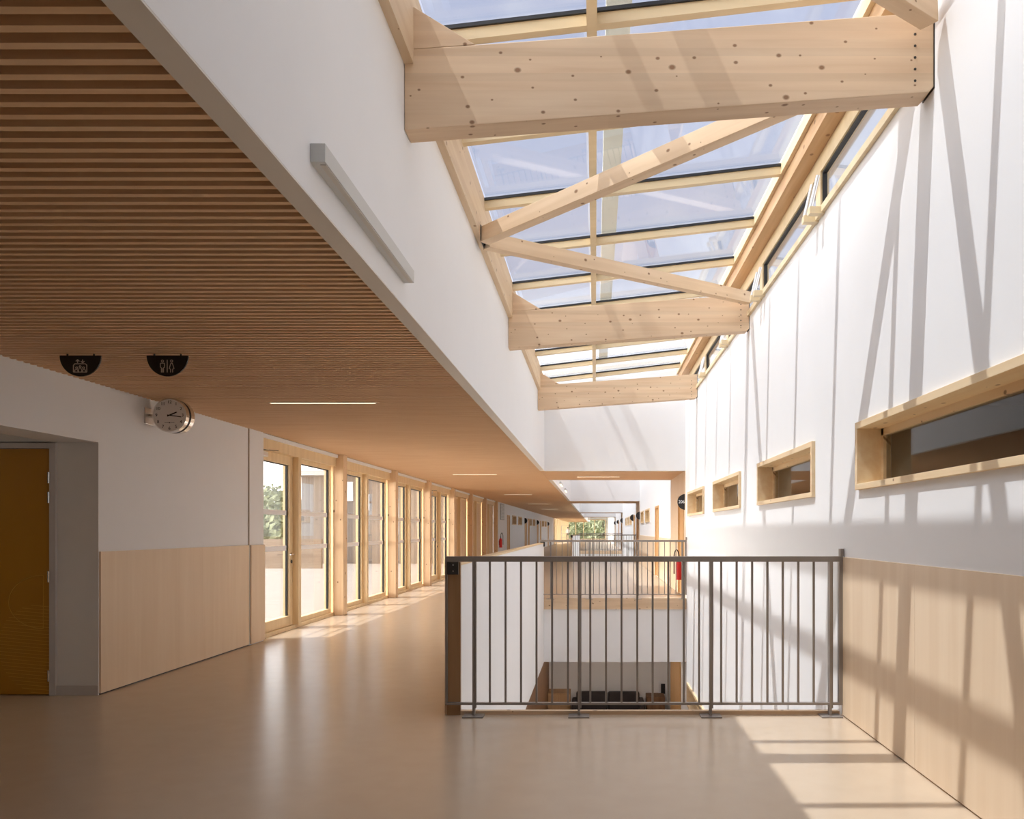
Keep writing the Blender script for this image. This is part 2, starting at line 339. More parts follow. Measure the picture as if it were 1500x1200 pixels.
# ------------------------------------------------------------------ setting: left side
# wall stub with the doorway passage in front of it
mb = MB(); mb.box(-4.42, XL, 6.71, 9.60, 0, CZ + 0.3)
struct(mb.build('wall_left', 'white'))
struct(MB().box(-4.42, XL + 0.012, 9.62, 10.02, 0, CZ + 0.3).build('wall_pier', 'white'))
struct(MB().box(-4.42, XL, -9, 6.71, 2.07, CZ + 0.3).build('wall_header', 'white'))
struct(MB().box(-4.42, XL, -9, 1.2, 0, 2.07).build('wall_left_near', 'white'))
wall = MB(); wall.box(-9.0, -5.52, 6.71, 6.9, 0, 2.6); wall.box(-5.52, -4.40, 6.71, 6.9, 2.075, 2.6)
struct(wall.build('wall_passage', 'white'))
struct(MB().box(-9.0, -4.42, -9, 6.71, 2.35, 2.6).build('ceiling_passage', 'white'))
struct(MB().box(-5.7, -4.42, 6.9, 6.98, -0.1, 2.6).build('light_block_behind_door', 'white'))  # added unseen backing that stops sky light leaking round the door
struct(MB().box(-9.1, -9.0, -9, 6.9, 0, 2.6).build('wall_passage_end', 'white'))
struct(MB().box(-9.0, XR, -6.2, -6.0, 0, 5).build('wall_back', 'white'))
struct(MB().box(-4.42, XL + 0.006, 6.695, 6.71, 0, 0.08).build('baseboard_left', 'doorframe'))
# plywood wainscot on the left
struct(MB().box(XL, XL + 0.014, 6.72, 8.45, 0.012, 1.175).build('wall_panel_left', 'ply'))
struct(MB().box(XL, XL + 0.014, 8.452, 9.60, 0.012, 1.175).build('wall_panel_left', 'ply'))
struct(MB().box(XL + 0.012, XL + 0.028, 9.63, 10.03, 0.012, 1.175).build('wall_panel_pier', 'ply'))
struct(MB().box(XL, XL + 0.01, 9.6, 9.625, 0, CZ).build('trim_left', 'roomwall'))
struct(MB().box(XL, XL + 0.003, 6.72, 9.6, 0, 0.013).build('gap_shade_strip', 'gasket'))  # dark strip stands in for the shade in the gap under the plywood
# far left wall beyond the curtain wall
FARW_L = [(40.1, 42.0), (43.2, 45.2), (50.8, 52.2), (53.2, 55.2), (62.4, 64.8), (65.8, 68.0)]
DOOR_L = [(37.8, 38.9), (47.2, 48.5), (49.3, 50.5), (57.2, 58.4), (60.1, 61.4), (70.0, 71.3)]
wall_x('wall_left_far', XL - 0.2, XL, 34.2, 80.0, 0, CZ + 0.3, [(a, b_, *WZ) for a, b_ in FARW_L] + [(a, b_, 0.0, 2.06) for a, b_ in DOOR_L])
struct(MB().box(-7.5, XL - 0.2, 34.4, 80, 0, 3).build('wall_rooms_left', 'roomwall'))

# slatted ceiling over the whole corridor and under each bridge
mb = MB(); XS = -1.11
def slats(x0, x1, ya, yb):
    y = ya
    while y < yb:
        mb.box(x0, x1, y, y + 0.027, CZ, CZ + 0.062); y += 0.0695
slats(XL, XS, -8.0, END)
for a, b_ in BRIDGES: slats(XS + 0.012, XR, a + 0.02, b_ - 0.03)
struct(mb.build('ceiling', 'slat'))
mb = MB(); mb.box(XL, XS + 0.01, -9, END, CZ + 0.075, CZ + 0.2)
for a, b_ in BRIDGES: mb.box(XS, XR, a + 0.02, b_ - 0.02, CZ + 0.075, CZ + 0.19)
struct(mb.build('ceiling_backing', 'dark_backing'))
# fascia wall of the void: white face, beige underside
segs = SKY
for i, (a, b_) in enumerate(segs):
    struct(MB().box(XF - 0.09, XF, a, b_, CZ + 0.002, 3.84).build('wall_fascia', 'white'))
    struct(MB().box(XF - 0.09, XF - 0.001, a, b_, CZ - 0.004, CZ + 0.002).build('trim_fascia', 'beige_trim'))
# bridge headers
for i, (a, b_) in enumerate(BRIDGES):
    struct(MB().box(XF, XR, a, a + 0.12, CZ - 0.003, 4.75).build('wall_header', 'white'))
    struct(MB().box(XF, XR, b_ - 0.12, b_, CZ - 0.003, 4.75).build('wall_header', 'white'))
    struct(MB().box(XF, XR, a + 0.12, b_ - 0.12, CZ + 0.2, 4.3).build('roof_bridge', 'concrete'))
    # plywood jamb zone with a door
    dd = [d for d in DOOR_R if a - 0.1 <= d[0] <= b_]
    wall_x('wall_panel_bridge', XR - 0.012, XR, a + 0.01, b_ - 0.01, 0, CZ, [(d[0] - 0.02, d[1] + 0.02, 0, 2.08) for d in dd], 'ply')
struct(MB().box(-4.75, XF - 0.09, -9.2, END, 3.5, 3.8).build('roof_left', 'concrete'))
struct(MB().box(XF - 0.09, XR + 0.2, END - 10, END, 3.5, 3.8).build('roof_end', 'concrete'))
struct(MB().box(XF - 0.2, XR + 0.4, -9.2, 1.4, 4.0, 4.75).build('roof_back', 'white'))
struct(MB().box(XF - 0.09, XF, -9, 1.4, CZ + 0.002, 4.0).build('wall_fascia', 'white'))
struct(MB().box(XF - 0.09, XF - 0.001, -9, 1.4, CZ - 0.004, CZ + 0.002).build('trim_fascia', 'beige_trim'))
# plywood wainscot on the right, near the camera and along the far hall
for a, b_ in ((-1.0, 1.2), (1.203, 3.4), (3.403, 4.6), (4.603, 5.955)):
    struct(MB().box(XR - 0.016, XR, a, b_, 0.012, 1.156).build('wall_panel_right', 'ply'))
for a, b_ in ((19.5, 23.2), (24.7, 33.3)):
    struct(MB().box(XR - 0.016, XR, a, b_, 0.012, 1.156).build('wall_panel_right', 'ply'))

# stair voids: parapet on the left, slab edges, walls down to the lower floor
for k, (a, b_) in enumerate(VOIDS):
    struct(MB().box(XF - 0.08, XF, a + 0.02, b_, -1.27, 1.085).build('wall_parapet', 'white'))
    struct(MB().box(XF - 0.085, XF + 0.003, a + 0.02, b_, 1.085, 1.105).build('trim_parapet', 'frame'))
    struct(MB().box(XF - 0.085, XF - 0.004, a + 0.018, a + 0.022, 0.0, 1.08).build('trim_parapet_end', 'ply'))
    struct(MB().box(XF, XR, b_ - 0.03, b_ - 0.001, -0.22, 0.002).build('trim_slab_edge', 'brace'))
    struct(MB().box(XF, XR, b_ + 0.002, b_ + 0.15, -1.27, -0.22).build('wall_void', 'white'))
    struct(MB().box(XF, XR, a - 0.15, a, -1.27, -0.2).build('wall_void', 'white'))
    struct(MB().box(XF - 0.01, XR - 0.02, a - 0.0, a + 0.05, -0.1, 0.026).build('trim_kerb', 'glulam'))
# lower hall
mb = MB(); mb.box(-9, XF - 0.08, -4, 60, -1.27, -1.14); mb.box(XF - 0.08, XR, 16.45, 36.0, -1.27, -1.14); mb.box(XF - 0.08, XR, -4, 5.8, -1.27, -1.14)
struct(mb.build('ceiling_lower', 'white'))
struct(MB().box(-1.156, XR, 20.4, 20.6, LZ, -1.27).build('wall_lower', 'white'))
struct(MB().box(-1.3, -1.156, 13.0, 20.6, LZ, -1.27).build('wall_lower_side', 'brownwood'))
struct(MB().box(-9, XR, -4.2, -4.0, LZ, -1.27).build('wall_lower_back', 'white'))
struct(MB().box(-9.1, -9.0, -4, 22, LZ, -1.27).build('wall_lower_left', 'white'))

# ------------------------------------------------------------------ skylight
ZB = lambda x: 4.17 + 0.1166 * (x + 0.97)          # underside of the glazing bars
XG0 = -0.97; XG1 = 1.66; XM = -0.02
def skylight(i, a, b_, first, detail):
    root = thing('window_%d' % i, (0, a, 4.17), ('long pitched roof glazing over the stair void' if i == 1 else 'roof glazing beyond portal number %d' % (i - 1)), 'skylight', None, 'structure')
    ys = [first + 1.213 * k for k in range(60)]
    ys = [y for y in ys if a + 0.3 < y < b_ - 0.05]
    hb = 0.085
    def tilted(x0, x1, y0, y1, dz0, dz1):
        return [(x0, y0, ZB(x0) + dz0), (x1, y0, ZB(x1) + dz0), (x1, y0, ZB(x1) + dz1), (x0, y0, ZB(x0) + dz1)], (0, y1 - y0, 0)
    for y in ys:
        t = MB().prism(*tilted(XG0, XG1, y - 0.06, y, 0, hb)).build('glazing_bar', 'bar', root)
        MB().prism(*tilted(XG0, XG1, y - 0.075, y - 0.06, hb - 0.018, hb + 0.004)).build('gasket', 'gasket', t)
    MB().prism(*tilted(XM - 0.03, XM + 0.03, a, b_, -0.004, hb)).build('centre_bar', 'bar', root)
    edges = [a] + ys + [b_]
    for y0, y1 in zip(edges, edges[1:]):
        for x0, x1 in ((XG0, XM), (XM, XG1)):
            MB().prism(*tilted(x0 + 0.01, x1 - 0.01, y0 + 0.004, y1 - 0.004, hb + 0.006, hb + 0.014)).build('pane', 'glass_roof', root)
    MB().prism(*tilted(XG1 - 0.035, XG1, a, b_, 0.0, hb + 0.03)).build('edge_frame', 'bar', root)
    MB().box(XF, XG0, a, b_, 3.84, 4.26).build('curb_board', 'timber_y', root)
    MB().box(XF - 0.12, XF - 0.002, a, b_, 3.842, 4.26).build('curb_back', 'concrete', root)
    return root
for i, (a, b_) in enumerate(SKY):
    skylight(i + 1, a, b_, 4.81 - 1.213 * 6 if i == 0 else a + 0.9, i == 0)
# timber ridge and small vent windows along the right wall top
for i, (a, b_) in enumerate(SKY):
    t = MB().box(XG1, XR - 0.01, a, b_, 4.34, 4.60).build('ridge_timber', 'ridge')
    tag(t, 'long ridge timber between roof glazing and vent windows' if i == 0 else 'ridge timber of hall section %d further along' % (i + 1), 'timber', None, 'structure')
    struct(MB().box(XR - 0.01, XR + 0.2, a, b_, 4.36, 4.62).build('trim_ridge', 'concrete'))
nwin = 10
cl_div = [-0.2, 2.06, 4.53, 6.58, 8.84, 11.1, 13.36, 15.62]       # ... 4.32, 6.58, 8.84, 11.1, 13.36, 15.62
where = {2: 'behind the big near cross beam', 3: 'between the nearest and second cross beams, nearer half', 4: 'just before the second cross beam', 5: 'just past the second cross beam', 6: 'above the third cross beam'}
for k, (y0, y1) in enumerate(zip(cl_div, cl_div[1:])):
    if y0 < 4.5: continue
    w = thing('window_%d' % nwin, (XR, (y0 + y1) / 2, 3.86), 'slim vent window under the ridge, ' + where.get(k, 'near the void end'), 'window', None, 'structure'); nwin += 1
    z0, z1 = 3.86, 4.36
    m_ = MB(); m_.box(XR - 0.03, XR + 0.05, y0, y1, z0, z0 + 0.055); m_.box(XR - 0.02, XR + 0.05, y0, y1, z1 - 0.16, z1)
    m_.box(XR - 0.02, XR + 0.05, y0, y0 + 0.07, z0 + 0.055, z1 - 0.16); m_.box(XR - 0.02, XR + 0.05, y1 - 0.07, y1, z0 + 0.055, z1 - 0.16); m_.build('frame', 'bar', w)
    g_ = MB(); g_.box(XR - 0.005, XR + 0.03, y0 + 0.07, y0 + 0.085, z0 + 0.055, z1 - 0.16); g_.box(XR - 0.005, XR + 0.03, y1 - 0.085, y1 - 0.07, z0 + 0.055, z1 - 0.16)
    g_.box(XR - 0.005, XR + 0.03, y0 + 0.085, y1 - 0.085, z1 - 0.175, z1 - 0.16); g_.build('gasket', 'gasket', w)
    MB().box(XR + 0.012, XR + 0.02, y0 + 0.085, y1 - 0.085, z0 + 0.055, z1 - 0.175).build('pane', 'glass', w)
    for s, yy in ((1, y0 + 0.09), (-1, y1 - 0.09)):
        if yy < 5: continue
        br = MB().box(XR - 0.12, XR - 0.0, yy - 0.035, yy + 0.035, z0 - 0.01, z0 + 0.045).build('opener_bracket', 'bar', w)
        MB().cyl((XR - 0.105, yy, z0 + 0.045), (XR - 0.045, yy, z0 + 0.30), 0.016, 12).build('opener_rod', 'alu', br)
# pale rail running over the roof glass, its shadow falls along the right wall
o = MB().box(0.07, 0.235, -3, 16.6, 4.72, 4.80).build('roof_rail', 'railmetal')
for y in (-2.0, 3.6, 8.4, 13.3, 16.5): pass
tag(o, 'pale metal rail running along above the roof glass', 'rail')
MB().box(0.12, 0.18, 16.46, 16.54, 4.4, 4.72).build('support', 'railmetal', o)

# ------------------------------------------------------------------ cross beams and braces
ZTOP = lambda x: 3.914 + 0.0717 * (x - XF)
HB = 0.428
def beam(y, label):
    t = thing('glulam_beam', (0, y, 3.7), label, 'beam', 'glulam cross beams under the roof glass')
    y1 = y + 0.15; x1 = XR - 0.004; c = 0.06
    MB().prism([(XF + 0.002, y, ZTOP(XF) - HB), (x1 - 0.03, y, ZTOP(x1) - HB), (x1, y, ZTOP(x1) - HB + 0.03), (x1, y, ZTOP(x1)), (XF + 0.002, y, ZTOP(XF))], (0, 0.15, 0)).build('body', 'glulam', t, bevel=0.004)
    MB().prism([(XF + 0.002, y, ZTOP(XF) + 0.001), (XF + 0.38, y, ZTOP(XF + 0.38) + 0.001), (XF + 0.002, y, ZTOP(XF) + 0.26)], (0, 0.15, 0)).build('wedge', 'glulam', t, bevel=0.003)
    for k in range(5): MB().cyl((x1 - 0.1, y - 0.002, ZTOP(x1) - 0.12 - 0.062 * k), (x1 - 0.1, y + 0.004, ZTOP(x1) - 0.12 - 0.062 * k), 0.007, 10).build('bolt', 'darksteel', t)
    MB().box(x1 - 0.001, x1 + 0.004, y - 0.004, y1 + 0.004, ZTOP(x1) - HB + 0.02, ZTOP(x1) - 0.02).build('end_plate', 'darksteel', t)
    return t
beam(4.37, 'largest and nearest knotty glulam cross beam under the roof glass')
beam(9.60, 'second glulam cross beam, middle one of three, where a brace lands at right')
beam(14.50, 'farthest glulam cross beam, in front of the white end wall of the void')
def brace(p0, p1, label, flip=False, w=0.10, h=0.13):
    a = Vector((p0[0], p0[1], ZTOP(p0[0]) - h / 2)); b_ = Vector((p1[0], p1[1], ZTOP(p1[0]) - h / 2))
    t = thing('roof_brace', a, label, 'brace', 'diagonal braces between the cross beams')
    ang = math.atan2(b_.y - a.y, b_.x - a.x)
    L = (b_ - a).length
    m_ = MB(); m_.bar((0, 0, 0), (L, 0, 0), w, h)
    o = m_.build('timber', 'brace'); o.parent = t
    o.rotation_euler = (b_ - a).to_track_quat('X', 'Z').to_euler()
    bv = o.modifiers.new('bevel', 'BEVEL'); bv.width = 0.003; bv.segments = 2
    return t
NODE = 7.03
b1 = brace((XF + 0.075, NODE - 0.06), (XR - 0.02, 4.60), 'pale diagonal brace rising from left wall behind the nearest beam')
m_ = MB(); m_.box(XF + 0.05, XF + 0.056, NODE - 0.12, NODE + 0.12, 3.80, 3.93); m_.box(XF + 0.056, XF + 0.15, NODE - 0.075, NODE - 0.067, 3.82, 3.9); m_.box(XF + 0.056, XF + 0.15, NODE + 0.067, NODE + 0.075, 3.82, 3.9)
m_.build('steel_bracket', 'darksteel', b1)
brace((XF + 0.075, NODE + 0.06), (XR - 0.03, 9.53), 'pale diagonal brace ending on the right end of the second beam')
brace((XF + 0.075, 2.15), (XR - 0.07, 4.27), 'diagonal brace entering at the top onto the nearest beam right end')

# ------------------------------------------------------------------ curtain wall on the left
P0 = 12.96; PP = 3.4
posts = [P0 + PP * k for k in range(7)]
ords = ['nearest timber post of the glazed wall, beside the terrace door bay', 'second timber post of the glazed wall', 'third timber post of the glazed wall', 'fourth timber post of the glazed wall', 'fifth timber post, far along the glazed wall', 'sixth timber post, far along the glazed wall', 'last timber post where the glazed wall meets white wall']
for y, lb in zip(posts, ords):
    p = thing('timber_post', (-4.07, y, 0), lb, 'post', 'timber posts of the glazed wall')
    MB().box(-4.15, -3.985, y, y + 0.2, 0, CZ - 0.0).build('shaft', 'post', p, bevel=0.004)
bays = [(10.02, 12.96)] + [(y + 0.2, y + PP) for y in posts[:-1]]
TOPZ = 2.36
def pane_unit(root, y0, y1, z0, z1, fw=0.06, strips=True, xi=XC, solid=False):
    m_ = MB(); m_.box(xi - 0.07, xi + 0.02, y0, y0 + fw, z0, z1); m_.box(xi - 0.07, xi + 0.02, y1 - fw, y1, z0, z1)
    m_.box(xi - 0.07, xi + 0.02, y0 + fw, y1 - fw, z0, z0 + fw * 1.1); m_.box(xi - 0.07, xi + 0.02, y0 + fw, y1 - fw, z1 - fw, z1)
    f = m_.build('sash', 'frame', root, bevel=0.003)
    g_ = MB(); g_.box(xi - 0.035, xi - 0.005, y1 - fw - 0.014, y1 - fw, z0 + fw * 1.1, z1 - fw); g_.box(xi - 0.035, xi - 0.005, y0 + fw + 0.014, y1 - fw - 0.014, z1 - fw - 0.012, z1 - fw)
    g_.build('gasket', 'gasket', f)
    if solid:
        MB().box(xi - 0.03, xi - 0.004, y0 + fw, y1 - fw, z0 + fw * 1.1, z1 - fw).build('panel', 'post', f)
        return f
    MB().box(xi - 0.03, xi - 0.02, y0 + fw, y1 - fw, z0 + fw * 1.1, z1 - fw).build('pane', 'glass', f)
    if strips:
        s_ = MB()
        for zz in (1.075, 1.555): s_.box(xi - 0.0195, xi - 0.0185, y0 + fw, y1 - fw, zz, zz + 0.065)
        s_.build('film_strip', 'strip', f)
    return f
bl = ['glazed bay with a terrace door nearest the white wall', 'two-pane glazed bay after the first timber post', 'two-pane glazed bay after the second timber post', 'glazed bay with the second terrace door', 'wood-panelled bay after the fourth timber post', 'wood-panelled bay after the fifth timber post', 'wood-panelled far end bay of the window wall']
for k, (a, b_) in enumerate(bays):
    w = thing('window_%d' % (30 + k), (XC, (a + b_) / 2, 0), bl[k], 'window', None, 'structure')
    m_ = MB(); m_.box(XC - 0.1, XC + 0.10, a, b_, TOPZ, CZ - 0.05); m_.box(XC - 0.1, XC + 0.06, a, b_, 0, 0.05); m_.build('frame', 'frame', w)
    MB().box(XC + 0.02, XC + 0.13, a, b_, CZ - 0.05, CZ - 0.002).build('head_trim', 'white', w)
    doorbay = k in (0, 3)
    if doorbay:
        ym = a + 1.30 if k == 0 else a + 1.75
        y0 = a + 0.02 if k == 0 else a + 0.55
        if k == 3: pane_unit(w, a, a + 0.5, 0.05, TOPZ)
        MB().box(XC - 0.1, XC + 0.10, ym, ym + 0.1, 0.05, TOPZ).build('mullion', 'frame', w)
        pane_unit(w, ym + 0.1, b_, 0.05, TOPZ)
        d = thing('door_%d' % (20 + k), (XC, ym, 0.02), 'glazed terrace door with lever handle ' + ('beside the white pier' if k == 0 else 'in the fourth glazed bay'), 'door', None, 'structure')
        f = pane_unit(d, y0, ym, 0.05, TOPZ - 0.0, fw=0.12)
        h = MB(); h.cyl((XC + 0.02, ym - 0.06, 1.02), (XC + 0.07, ym - 0.06, 1.02), 0.011, 10); h.cyl((XC + 0.065, ym - 0.06, 1.02), (XC + 0.065, ym - 0.21, 1.02), 0.010, 10)
        h.cyl((XC + 0.018, ym - 0.06, 1.02), (XC + 0.028, ym - 0.06, 1.02), 0.026, 16); h.build('handle', 'chrome', d)
        MB().cyl((XC + 0.018, ym - 0.06, 0.92), (XC + 0.03, ym - 0.06, 0.92), 0.024, 16).build('lock', 'darksteel', d)
        cz = TOPZ - 0.02; MB().box(XC + 0.02, XC + 0.075, y0 + 0.05, y0 + 0.30, cz - 0.06, cz).build('door_closer', 'alu', d, bevel=0.006)
        MB().bar((XC + 0.06, y0 + 0.1, cz + 0.012), (XC + 0.14, y0 + 0.45, cz + 0.03), 0.014, 0.008).build('closer_arm', 'darksteel', d)
    else:
        ym = (a + b_) / 2
        MB().box(XC - 0.1, XC + 0.10, ym - 0.05, ym + 0.05, 0.05, TOPZ).build('mullion', 'frame', w)
        pane_unit(w, a, ym - 0.05, 0.05, TOPZ, solid=k >= 4); pane_unit(w, ym + 0.05, b_, 0.05, TOPZ, solid=k >= 4)
struct(MB().box(-4.42, XC - 0.1, 10.02, 34.2, CZ - 0.18, 3.5).build('wall_facade', 'clad'))

# ------------------------------------------------------------------ ochre door in the passage
d = thing('door_1', (-5.0, 6.71, 0), 'ochre flush door with thin line graphics, in the passage at left', 'door', None, 'structure')
xr = (73 - VX) * 6.70 / F; zt = 2.015
MB().box(xr - 1.0, xr, 6.70, 6.745, 0.008, zt).build('leaf', 'ochre', d)
m_ = MB(); m_.box(xr + 0.003, xr + 0.055, 6.685, 6.72, 0, zt + 0.05); m_.box(xr - 1.06, xr + 0.003, 6.685, 6.72, zt + 0.004, zt + 0.05); m_.box(xr - 1.06, xr - 1.003, 6.685, 6.72, 0, zt + 0.05)
m_.build('frame', 'doorframe', d, bevel=0.002)
for yp in (700, 729, 845, 990):
    _, _, zz = px(0, yp, 6.69)
    MB().cyl((xr + 0.001, 6.682, zz - 0.045), (xr + 0.001, 6.682, zz + 0.045), 0.009, 10).build('hinge', 'chrome', d)
# graphics: half round outline and a hatched disc
g_ = MB()
def P(x, y): q = px(x, y, 6.698); return (q[0], q[2])
cx, cz = P(63.5, 882); rr = (P(63.5, 843)[1] - cz)
pts = [(cx, cz - rr * 1.0)] + [(cx - rr * 1.3 * math.cos(t), cz + rr * math.sin(t)) for t in [(-math.pi / 2) + math.pi * i / 28 for i in range(29)]] + [(cx, cz + rr), (cx, cz - rr)]
for (xa, za), (xb, zb) in zip(pts, pts[1:]):
    if abs(xa - xb) + abs(za - zb) > 1e-5: g_.bar((xa, 6.6985, za), (xb, 6.6985, zb), 0.005, 0.002, up=(0, 1, 0))
g_.build('outline_graphic', 'ochreline', d)
g_ = MB(); cx, cz = P(63, 952); R = 0.37
for i in range(26):
    off = -R + 2 * R * (i + 0.5) / 26; hl = math.sqrt(R * R - off * off)
    ax, az = cx - hl, cz + off + 0.17 * hl * 0.5; bx = min(cx + hl, xr - 0.006); bz = cz + off - 0.17 * (bx - cx) * 0.5
    g_.bar((ax, 6.6985, az), (bx, 6.6985, bz), 0.0035, 0.002, up=(0, 1, 0))
g_.build('hatched_graphic', 'ochreline', d)

# ------------------------------------------------------------------ wooden box windows in the right wall
def box_window(idx, y0, y1, z0, z1, label, x=XR, s=1, dark='glass_dark'):
    w = thing('window_%d' % idx, (x, (y0 + y1) / 2, z0), label, 'window', None, 'structure')
    t = 0.045; pr = 0.03; dp = 0.19
    m_ = MB(); xa, xb = x - s * pr, x + s * dp
    m_.box(xa, xb, y0, y1, z0, z0 + t * 0.9); m_.box(xa, xb, y0, y1, z1 - t, z1); m_.box(xa, xb, y0, y0 + t, z0 + t * 0.9, z1 - t); m_.box(xa, xb, y1 - t, y1, z0 + t * 0.9, z1 - t)
    m_.build('surround', 'box', w, bevel=0.002)
    m_ = MB(); xa, xb = x + s * (dp - 0.055), x + s * (dp - 0.005); f = 0.045
    m_.box(xa, xb, y0 + t, y1 - t, z0 + t * 0.9, z0 + t * 0.9 + f * 0.6); m_.box(xa, xb, y0 + t, y1 - t, z1 - t - f, z1 - t); m_.box(xa, xb, y0 + t, y0 + t + f, z0 + t, z1 - t); m_.box(xa, xb, y1 - t - f, y1 - t, z0 + t, z1 - t)
    m_.build('frame', 'box', w)
    MB().box(x + s * (dp - 0.035), x + s * (dp - 0.028), y0 + t + f, y1 - t - f, z0 + t, z1 - t - f).build('pane', dark, w)
    return w
lb = ['largest wood-framed wall window, cut by the right edge', 'second wood-framed wall window from the right edge', 'third wood-framed wall window, small, above the far railing end', 'smallest of the four wood-framed windows, beside the round room sign']
for k, (y0, y1) in enumerate(UPW): box_window(40 + k, y0, y1, WZ[0], WZ[1], lb[k])
for k, (y0, y1) in enumerate(FARW_R): box_window(50 + k, y0, y1, WZ[0], WZ[1], 'small wood-framed window far along the right wall')
for k, (y0, y1) in enumerate(FARW_L): box_window(60 + k, y0, y1, WZ[0], WZ[1], 'small wood-framed window on the far left wall', XL, -1)
for k, (y0, y1) in enumerate(LOWW): box_window(70 + k, y0, y1, -2.06, -1.62, 'wood-framed window of the storey below, behind the railing')
# wooden doors far along
def far_door(idx, y0, y1, label, x=XR, s=1):
    d = thing('door_%d' % idx, (x, (y0 + y1) / 2, 0), label, 'door', None, 'structure')
    m_ = MB(); m_.box(x - s * 0.02, x + s * 0.1, y0, y0 + 0.06, 0, 2.06); m_.box(x - s * 0.02, x + s * 0.1, y1 - 0.06, y1, 0, 2.06); m_.box(x - s * 0.02, x + s * 0.1, y0 + 0.06, y1 - 0.06, 2.0, 2.06); m_.build('frame', 'doorwood', d)
    MB().box(x + s * 0.01, x + s * 0.055, y0 + 0.06, y1 - 0.06, 0.005, 2.0).build('leaf', 'doorwood', d)
    MB().cyl((x - s * 0.05, y0 + 0.12, 1.0), (x - s * 0.05, y0 + 0.25, 1.0), 0.012, 8).build('handle', 'chrome', d)
far_lab_r = ['wooden door just past the railing, under the black 206 sign', 'wooden door in the sunlit right wall beyond the first portal', 'wooden door at the second portal', 'wooden door past the second portal', 'wooden door at the third portal', 'wooden door past the third portal']
for k, (y0, y1) in enumerate(DOOR_R): far_door(2 + k, y0, y1, far_lab_r[k])
far_lab_l = ['nearest wooden door on the far left wall', 'second wooden door on the far left wall', 'third wooden door on the far left wall', 'fourth wooden door on the far left wall', 'fifth wooden door on the far left wall', 'last wooden door on the far left wall']
for k, (y0, y1) in enumerate(DOOR_L): far_door(8 + k, y0, y1, far_lab_l[k], XL, -1)

# ------------------------------------------------------------------ railings
RY = 5.956
POSTS = [694.2, 848, 1040.6, 1215.5]
BALS = [717.7, 740.6, 763.2, 786, 808.8, 832, 864.7, 887.7, 910.4, 933.4, 956, 978.9, 1001.6, 1024, 1056.3, 1079, 1101.6, 1124, 1146.6, 1169.2, 1191.8]
def railing(y, label):
    r = thing('guard_railing', (0, y, 0), label, 'railing', 'steel guard railings across the voids')
    k = RY / F; X = lambda p_: (p_ - VX) * k
    xl, xr_ = X(653), X(1234)
    MB().box(xl, xr_, y - 0.022, y + 0.022, 1.122, 1.161).build('top_rail', 'steel', r, bevel=0.003)
    MB().box(xl, xr_, y - 0.018, y + 0.018, 0.083, 0.098).build('bottom_rail', 'steel', r)
    for b_ in BALS: MB().box(X(b_) - 0.007, X(b_) + 0.007, y - 0.010, y + 0.010, 0.098, 1.122).build('baluster', 'steel', r)
    for p_ in POSTS:
        m_ = MB(); m_.box(X(p_) - 0.008, X(p_) + 0.008, y - 0.025, y + 0.025, 0.008, 1.122); m_.box(X(p_) + 0.010, X(p_) + 0.018, y - 0.02, y + 0.02, 0.06, 1.122); po = m_.build('post', 'steel', r)
        xa, xb = X(p_) - 0.075, X(p_) + 0.075
        MB().box(xa, min(xb, XR - 0.02), y - 0.075, y + 0.045, 0.0, 0.008).build('base_plate', 'steel', po)
    MB().box(X(653), X(655.5), y - 0.02, y + 0.02, 0.083, 1.122).build('end_bar', 'steel', r)
    MB().box(X(1228), X(1233.5), y - 0.02, y + 0.02, 0.083, 1.122).build('end_bar', 'steel', r)
    br = MB().box(X(1230.5), X(1235.5), y - 0.01, y + 0.035, 1.161, 1.215).build('wall_bracket', 'steel', r)
    m_ = MB().box(X(656), X(672.5), y - 0.036, y - 0.024, 1.03, 1.122).build('end_bracket', 'darksteel', r)
    for zz in (1.10, 1.055): MB().cyl((X(665), y - 0.039, zz), (X(665), y - 0.036, zz), 0.006, 10).build('bolt', 'chrome', m_)
    return r
r0 = railing(RY, 'nearest grey steel railing with thin balusters, across the middle foreground')
for y, lb_ in ((16.12, 'second grey railing at the far side of the near void'), (35.9, 'third grey railing, deep in the hall'), (54.6, 'farthest grey railing, deep in the hall')):
    c = copy_tree(r0); c.location = (0, y, 0); c['label'] = lb_
# wooden end post of the parapet
tag(MB().box(-1.083, -0.985, RY + 0.024, RY + 0.06, 0, 1.118).build('end_post', 'endpost'), 'brown wooden end post at the left end of the nearest railing', 'post')

# ------------------------------------------------------------------ lamps
l_ = thing('wall_lamp', (XF, 3.65, 2.70), 'long slim grey lamp on the white wall above the slatted ceiling', 'lamp')
MB().box(XF, XF + 0.054, 2.93, 4.37, 2.668, 2.735).build('housing', 'lamp_body', l_, bevel=0.002)
MB().box(XF + 0.030, XF + 0.050, 2.95, 4.35, 2.664, 2.668).build('diffuser', 'diffuser', l_)
for y, lb_ in ((23.2, 'first small bright wall lamp beyond the first portal'), (26.9, 'second small bright wall lamp beyond the first portal')):
    l_ = thing('wall_lamp', (XF, y + 0.7, 2.70), lb_, 'lamp')
    MB().box(XF, XF + 0.054, y, y + 1.44, 2.668, 2.735).build('housing', 'lamp_body', l_)
    MB().box(XF + 0.01, XF + 0.050, y + 0.02, y + 1.42, 2.660, 2.668).build('diffuser', 'lit', l_)
spots = [(7.67, -3.05, -2.05, 'lit ceiling line nearest, over the terrace door'), (17.5, -3.05, -2.1, 'second lit ceiling line along the corridor'), (27.3, -3.05, -2.1, 'third lit ceiling line along the corridor'), (36.9, -3.05, -2.1, 'fourth lit ceiling line along the corridor'), (46.3, -3.05, -2.1, 'fifth lit ceiling line along the corridor'), (18.3, -0.41, 0.55, 'lit ceiling line under the first bridge')]
